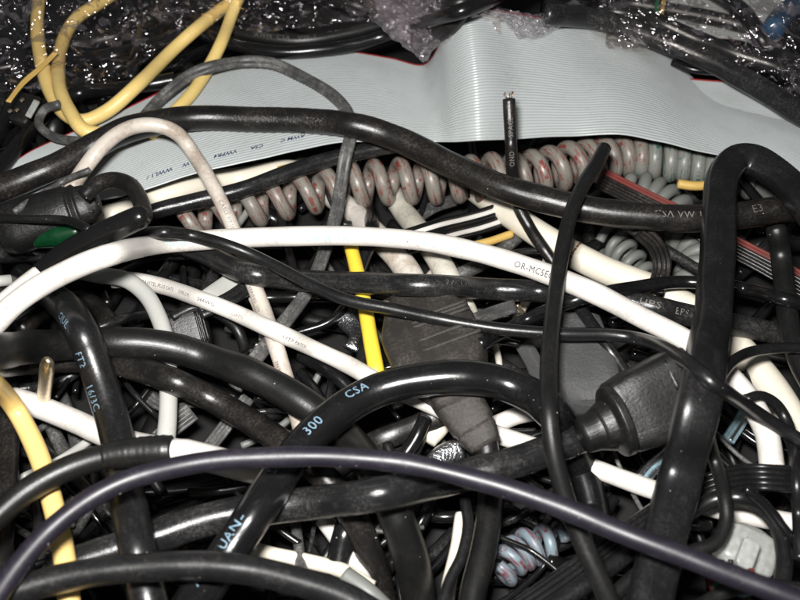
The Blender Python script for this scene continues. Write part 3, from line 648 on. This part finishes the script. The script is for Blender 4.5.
cable('network_cable', 'clean white cable with fine printing slanting from the left to the lower right corner', [(112,281),(132,280),(165,287),(215,305),(262,325),(310,347),(350,366),(388,387),(440,408),(492,432),(545,450),(600,470),(655,490),(720,510),(808,526)], 19, 'white', base=16, iters=80,
 texts=[((145,283), 3.6, 'SAVITEL PLUS CAT5', 'inkblack', {'a0': -.1}), ((186,295), 3.4, 'TYPE CM', 'inkgrey', {'a0': -.1}), ((203,302), 3.6, '24AWG', 'inkblack', {'a0': -.1}), ((235,315), 3.4, 'CSA FT1', 'inkgrey', {'a0': -.2}), ((282,336), 3.4, 'UTP PATCH', 'inkgrey', {'a0': -.2})])
cable('cable', 'pale grey cable curving down at left and under the thick cords', [(74,270),(100,275),(126,280),(145,294),(158,316),(167,345),(169,380),(168,420),(164,455)], 18, 'greywhite', base=20, iters=60)
# plugs
rt = empty('power_plug', P(440,350,22), 'large dusty dark grey moulded plug in the centre, under the arch cord', 'plug')
b = block('plug_body', (414,298,23), (460,406,28), [(0,22,14),(.04,28,19),(.12,36,21),(.3,47,22),(.38,49,22.5),(.62,48,22.5),(.68,45,22),(.86,26,20),(1,22,17)], 'plugdust', n=4.5, parent=rt, seg=44)
for i, t in enumerate((.42, .47, .52, .57, .62)):
    j = int(t*(len(b.C)-1)); q = Path(); q.C = np.array([b.C[j]+b.T[j]*i*.3+b.B[j]*u*7.2-b.B[j]*3.2+b.N[j]*(b.wb[j]*(1.02-.02*abs(u))) for u in np.linspace(-1, .9, 12)]); q.par = np.arange(12.); q.xy = b.xy[:12]; q.h = b.h[:12]; frames(q)
    sweep('grip_ridge', q, profile(4, 8), .5, .5, M['plugdust'], b.body, wob=.1)
nk = block('strain_relief', (456,398,27), (486,446,25), [(0,26,18),(.3,24,17),(.55,23,16),(.6,21,15),(.66,20,14),(.72,21,15),(1,16,13)], 'plugdust', n=3.5, parent=rt)
rt2 = rt
o = lay([(478,424,24),(486,446,24),(490,475,22),(490,510,21),(484,550,21),(474,590,21),(470,620,21)], 27, ext=False); sweep('cable', o, RND, o.r, o.th, M['matte'], rt)
rt = empty('power_plug', P(585,360,20), 'dark grey pebble textured plug lying flat beside the thin vertical cord', 'plug')
b = block('plug_body', (572,322,20), (592,408,24), [(0,22,14),(.06,28,18),(.5,31,20),(.85,30,20),(.95,25,17),(1,20,12)], 'plugrough', n=6, parent=rt, seg=40)
cable('cable', 'satin black cable beside the textured plug, running down behind it', [(580,308),(592,325),(606,345),(622,368),(640,392)], 13, 'black', base=20)
cable('cable', 'dark wedge shaped cable behind the thin vertical cord', [(524,345),(535,365),(545,390),(548,410)], 20, 'plugrough', flat=.4, base=14)
rt = empty('power_plug', P(515,318,18), 'small gold pin poking up by the white lettered cable', 'pin')
block('gold_pin', (517,305,22), (525,315,19), [(0,1.6,1.6),(.2,2.2,2.2),(1,2.2,2.2)], 'gold', n=2, parent=rt)
cable('cable', 'silver grey flat strip between the centre plug and the thin cable', [(470,322),(490,314),(515,306)], 14, 'flexgrey', flat=.3, prof=3, base=18)

cable('power_cable', 'scuffed thick black cord running across the middle behind the white cable', [(170,240),(205,254),(240,270),(285,279),(340,282),(410,285),(480,288),(545,292),(600,297),(650,306),(700,318),(750,328),(808,340)], 23, 'scuff', base=16, iters=160,
 texts=[((642,303), 7, 'UPS', 'inkfaint', {'a0': .1, 'broken': .2}), ((672,310), 7, 'EPS', 'inkfaint', {'a0': 0, 'broken': .2}), ((440,286), 5, 'VW 1 HL', 'inkgrey', {'a0': .2, 'broken': .1})])
cable('cable', 'black cord hanging at the right edge, crossing the flat striped cable', [(776,228),(781,255),(785,290),(790,330),(800,362),(812,385)], 21, 'matte', base=24)
cable('cable', 'black cable rising from the plugs up to the right under the white cable', [(478,345),(510,328),(545,311),(588,297),(636,287),(680,282),(730,286),(775,297),(808,306)], 14, 'gloss', base=18)
# plug with green lens, sleeve, white tail
rt = empty('lamp_plug', P(60,210,30), 'round black plug with a green lens at left, its cord looping into a shiny sleeve', 'plug')
b = block('plug_body', (2,232,32), (98,200,36), [(0,22,16),(.1,27,20),(.6,25,21),(.72,24,20),(.74,22,18),(.8,23,19),(.82,20,17),(.9,19,15),(1,12,10)], 'plug', n=2.4, parent=rt)
block('green_lens', (28,241,31), (88,229,34), [(0,3,4),(.15,9,9),(.5,12,12),(.85,9,9),(1,2,3)], 'greenlens', n=2, parent=rt)
o = lay([(84,196,42),(98,184,44),(115,180,45),(131,186,46),(141,202,49),(144,216,51)], 15, ext=False); sweep('cable', o, RND, o.r, o.th, M['dusty'], rt)
o = lay([(146,214,52),(120,226,49.5),(92,240,46.5),(64,256,43),(38,278,39)], 23, ext=False); rr = o.r*np.interp(np.linspace(0, 1, len(o.C)), [0,.05,.5,1], [.7,.9,1,1]); sweep('heat_shrink_sleeve', o, RND, rr, rr, M['shiny'], rt)
o = lay([(42,275,40),(22,290,39),(0,308,38),(-40,342,38)], 23, ext=False); sweep('cable_tail', o, RND, o.r*.95, o.th*.95, M['white'], rt)
cable('cable', 'thin scuffed cable along the upper edge of the plug with the green lens', [(14,212),(28,202),(45,192),(70,178),(90,170)], 6, 'flexgrey', base=34, iters=20)
cable('cable', 'thin black cable along the front of the plug with the green lens', [(-8,218),(30,219),(70,221),(90,230)], 8, 'matte', base=34, iters=20)

cable('network_cable', 'main bright white network cable with OR-MC5E printing, arching across the picture', [(-10,328),(12,306),(35,289),(62,274),(100,258),(150,245),(210,240),(270,237),(330,236),(390,238),(440,244),(490,255),(540,271),(590,291),(640,316),(685,340),(722,370),(750,402),(766,432),(772,470)], 21, 'white', base=28, iters=150,
 texts=[((516,268), 6.7, 'OR-MC5EC', 'inkblack', {'a0': -.25}), ((566,289), 6, '9', 'inkblack', {'a0': -.3}), ((305,239), 5.5, 'CAT.5E  HNL', 'inkteal', {'a0': -.45, 'broken': .1}), ((378,241), 5.5, 'C2E1', 'inkteal', {'a0': -.4, 'broken': .1}), ((425,246), 6, 'CC1 V-M', 'inkteal', {'a0': -.35, 'broken': .1}), ((155,248), 5, 'TS CAT 5E', 'inkteal', {'a0': -.35, 'broken': .0})])
# ------------------------------------------------------------------ lower left cords
cable('network_cable', 'overexposed white cable running low from the left edge under the taped joint', [(12,398),(40,407),(75,421),(110,437),(150,447),(190,453),(240,468),(292,480)], 25, 'white', base=18)
cable('power_cable', 'dusty black cord, lower of the two thick ones sweeping down to the bottom centre', [(-10,366),(25,362),(80,360),(130,367),(180,384),(235,412),(285,445),(325,478,27),(352,515,23),(372,560,16),(384,605,8)], 28, 'dusty', base=18, iters=120)
cable('power_cable', 'thick black cord, upper of the two sweeping from the left to the bottom centre', [(-10,352),(45,346),(105,343),(165,347),(215,360),(265,381),(312,410),(348,440),(378,478,33),(398,520,27),(412,562,19),(420,608,10)], 34, 'matte', base=20, iters=120)
rt = empty('mains_plug', P(45,380,20), 'gold plug pin standing up over the white cable at the left', 'plug')
b = block('gold_pin', (48,360,H(47,362,9)), (43,405,H(43,402,-5)), [(0,3,2),(.05,6,5),(.15,7.5,6),(1,7.5,6)], 'gold', n=2.2, parent=rt)
# ------------------------------------------------------------------ right hand and lower cords
cable('flat_cable', 'ribbed flat black cable slanting up from the bottom centre right', [(520,612),(560,585),(605,552),(650,520),(695,492),(740,478),(808,480)], 27, 'black', flat=.35, prof=5, base=24, iters=120)
cable('power_cable', 'satin black cord running below the ribbed flat cable at lower right', [(560,602),(600,575),(640,545),(685,515),(720,498),(750,500),(775,522),(784,555),(778,610)], 17, 'black', base=26, iters=80)
cable('cable', 'small glossy cable end at the right edge below the ribbed cable', [(745,488),(765,505),(785,530),(804,555)], 10, 'gloss', base=18)
rt = empty('clear_plug', P(745,545,22), 'translucent milky plastic plug housing at the lower right', 'plug')
b = block('housing', (750,528,24), (740,575,22), [(0,12,8),(.12,24,14),(.4,30,17),(.8,28,17),(1,22,12)], 'milky', n=4, parent=rt)
block('latch', (752,540,31), (742,568,30), [(0,6,3),(.1,9,4),(.9,9,4),(1,6,3)], 'milky', n=5, parent=b.body and rt)
for k in range(3): block('contact_slot', (722+9*k,560,30), (720+9*k,574,28), [(0,2.5,2),(1,2.5,2)], 'plug', n=6, parent=rt)
cable('wire_bundle', 'tangle of dull red and green wires under the milky plug', [(712,590),(728,580),(742,586),(756,578)], 22, 'redstripe', flat=.4, prof=4, mats=['green', 'paleblue'], lobmat={1: 1, 3: 2}, cat='wires')
rt = empty('power_plug', P(640,410,34), 'big black moulded plug at centre right, its cord leaving to the lower left', 'plug')
o = lay([(624,424,36),(590,434),(555,448),(515,462),(470,474),(420,486),(370,496),(315,502),(255,510),(200,522),(158,536),(110,552),(50,572)], 33, ext=False, base=26, iters=90); sweep('cable', o, RND, o.r, o.th, M['scuff'], rt)
hp = float(o.h[2])
b = block('plug_body', (614,420,hp), (694,384,hp+3), [(0,32,22),(.08,37,26),(.3,40,28),(.9,42,29),(.97,40,27),(1,36,22)], 'plug', n=5.5, parent=rt, seg=44)
block('collar', (600,428,hp+1), (622,419,hp+1.5), [(0,21,20),(.45,24,23),(.55,34,31),(.62,36,33),(.92,36,33),(1,32,29)], 'plug', n=2.2, parent=rt)
block('strain_relief', (582,436,hp-.5), (606,426,hp), [(0,18,18),(.5,20,20),(1,26,24)], 'plug', n=2, parent=rt)
for k in range(4):
    j = int((.56+.05*k)*(len(b.C)-1)); q = Path(); q.C = np.array([b.C[j]-b.B[j]*b.wa[j]*(.1+u*.75)+b.N[j]*b.wb[j]*(1.0-.12*u) for u in np.linspace(0, 1, 6)]); q.par = np.arange(6.); q.xy = b.xy[:6]; q.h = b.h[:6]; frames(q)
    sweep('grip_ridge', q, profile(3, 8), .45, .4, M['plug'], b.body, wob=.05)
cable('power_cable', 'thick black cord with blue 16/3C printing, standing at the left', [(22,276,18),(50,293,27),(71,314,38),(86,342),(100,380),(112,420),(122,465),(130,510),(140,560),(150,608)], 32, 'black', base=26, iters=320,
 texts=[((56,299), 6.5, 'CUL', 'inkblue', {'a0': -.15, 'broken': .5}), ((70,322), 7, 'C(UL', 'inkblue', {'a0': -.3, 'broken': .5}), ((80,352), 8, 'FT2', 'inkblue', {'a0': -.4, 'broken': .5}), ((91,385), 8.5, '16/3C', 'inkblue', {'a0': -.45, 'broken': .5})])
cable('cable', 'thin curved black cable crossing low at the bottom centre', [(465,500),(468,525),(462,555),(450,580),(440,612)], 12, 'black', base=26)
cable('cable', 'glossy speckled black cable stub poking up at the bottom', [(354,505,20),(345,535,19),(336,575,15),(328,612,10)], 27, 'gloss', cut=None)
cable('power_cable', 'heavy black cord with pale blue printing, arching over the centre of the heap', [(172,640),(190,606),(214,572),(240,535),(268,494),(298,452),(332,418),(375,392),(420,380),(465,377),(510,386),(544,404),(566,432,26),(582,470,16),(592,510,14),(598,560,14),(600,640,14)], 36, 'gloss', base=30, iters=100,
 texts=[((196,594), 11, 'A', 'inkblue', {'a0': .45, 'broken': .5}), ((224,552), 11, 'UAN-', 'inkblue', {'a0': .45, 'broken': .5}), ((272,484), 10, 'LI', 'inkblue', {'a0': .45, 'broken': .5}), ((304,441), 10.5, '300', 'inkblue', {'a0': .35, 'broken': .5}), ((346,407), 9.5, 'CSA', 'inkblue', {'a0': .55})])
cable('cable', 'thin black cable hanging right of the elbow cord, curling under the white cable end', [(704,420),(712,452),(722,485),(726,520),(716,542),(690,552),(655,562),(625,585),(600,612)], 14, 'matte', base=30, iters=60)
cable('cable', 'thin black cable curving in from the right edge to behind the elbow cord', [(808,348),(775,348),(748,353),(730,364),(718,380),(708,400)], 11, 'black', base=30)
cable('power_cable', 'thick black elbow cord standing upright at the right side', [(814,214),(796,192),(774,172),(753,160),(736,160),(724,176),(719,210),(717,260),(712,320),(703,380),(690,440),(674,500),(660,555),(648,612)], 33, 'black', base=34, iters=140, flat=.72, psup=3.2)
cable('cable', 'small black loop of cable at the right edge, upper', [(745,400),(760,396),(776,404),(788,424),(794,455),(798,500),(800,560)], 12, 'black', base=26, ext=False)
cable('cable', 'long thin black cable winding over the white cables from left to right edge', [(118,240,33),(146,233,36),(178,233),(210,240),(240,250),(275,266),(310,284),(345,299),(390,309),(440,319),(500,329),(560,334),(610,335),(650,342),(685,360),(715,385),(750,408),(808,446)], 12.5, 'black', base=30, iters=60)
cable('cable', 'thin black cord with a rounded end, standing upright right of centre', [(604,148),(596,164),(583,185),(571,215),(562,255),(555,300),(549,350),(548,400),(553,450),(564,495),(582,540),(602,585),(616,620)], 16, 'matte', base=36, iters=200)
cable('cable', 'thin black cable lying at the bottom right corner', [(690,612),(730,590),(770,585),(808,592)], 14, 'matte', base=30)
# ------------------------------------------------------------------ foreground
cable('network_cable', 'orange yellow cable coming down at the left edge in the foreground', [(-12,378),(8,398),(26,428),(42,465),(53,505),(62,545),(68,580),(70,612)], 20, 'orange', base=30)
rt = empty('taped_cable', P(130,460,40), 'black cable ending in a ribbed strain relief over the white cable at left', 'cable')
o = lay([(-50,556),(-8,520),(25,492),(62,471),(100,458),(135,452),(172,450)], 24, ext=False, base=36, iters=60); sweep('cable', o, RND, o.r, o.th, M['matte'], rt)
n_ = len(o.C); i0 = nearest(o, 102, 458); i1 = n_; t = np.arange(i1-i0)
rad = o.r*(1.2+.035*np.sin((o.s[i0:i1]-o.s[i0])*4.5))*np.interp(t/len(t), [0,.3,.85,1], [.84,.97,1.04,.95]); sweep('strain_relief', o, RND, rad, rad, M['matte'], rt, i0=i0, i1=i1)
he = float(o.h[-1]); o = lay([(166,450,he),(182,452,he-1),(205,457,he-4),(240,466,he-9),(288,479,he-17)], 27, ext=False); sweep('white_sleeve', o, RND, o.r*np.interp(np.linspace(0, 1, len(o.C)), [0,.15,1], [.75,1,1.05]), o.r, M['white'], rt)
cable('power_cable', 'glossy black cable in the foreground along the bottom edge', [(-12,600),(30,587),(75,576),(130,568),(190,565),(245,569),(300,582),(345,598),(385,622)], 27, 'black', base=40, iters=60)
cable('cable', 'violet black cable sweeping in an arc across the whole foreground', [(-30,645),(-8,604),(18,566),(50,530),(90,500),(135,478),(190,464),(250,458),(310,456),(370,460),(430,468),(490,483),(560,508),(630,536),(700,563),(750,582),(812,606)], 19, 'purple', base=46, iters=260, wob=.09)

V = []; F = []
for i in range(300):
    x, y = random.uniform(-40, 840), random.uniform(100, 600); h = H(x, y, -.05)
    if h < 20: continue
    c = P(x, y, h); r_ = random.choice([.05, .07, .09, .14])*random.uniform(.6, 1.2); b0 = len(V)
    for k in range(5): a = k*1.257+random.random()*.5; V.append(c+np.array([math.cos(a)*r_*random.uniform(.6, 1.4), math.sin(a)*r_*random.uniform(.6, 1.4), random.uniform(-.05, .08)]))
    V.append(c+np.array([0, 0, r_*.6])); F += [(b0+k, b0+(k+1) % 5, b0+5) for k in range(5)]+[tuple(b0+4-k for k in range(5))]
dst = mesh_obj('dust', V, F, M['grain'], smooth=False); dst['kind'] = 'stuff'; tagit(dst, 'tiny pale dust grains scattered over the cables', 'dust')
# ------------------------------------------------------------------ light: the camera's flash
la = bpy.data.lights.new('flash', 'AREA'); la.shape = 'RECTANGLE'; la.size = .024; la.size_y = .013; la.energy = 1.15; la.color = (1, .985, .96)
lo = bpy.data.objects.new('flash', la); COL.objects.link(lo)
lp = CP+UPV*26+np.array([1, 0, 0])*-14-FW*6; lo.location = lp*MM
tgt = P(400, 250, 25); d = Vector(tgt-lp); lo.rotation_euler = d.to_track_quat('-Z', 'Y').to_euler()
w = bpy.data.worlds.new('World'); sc.world = w; w.use_nodes = True
bg = w.node_tree.nodes['Background']; bg.inputs[0].default_value = (.9, .95, 1, 1); bg.inputs[1].default_value = .065
sc.view_settings.view_transform = 'Standard'; sc.view_settings.look = 'None'; sc.view_settings.gamma = 1; sc.view_settings.exposure = 0
sc.cycles.max_bounces = 8; sc.cycles.transparent_max_bounces = 16
print('objects', len(bpy.data.objects), 'maxHF', HF.max())
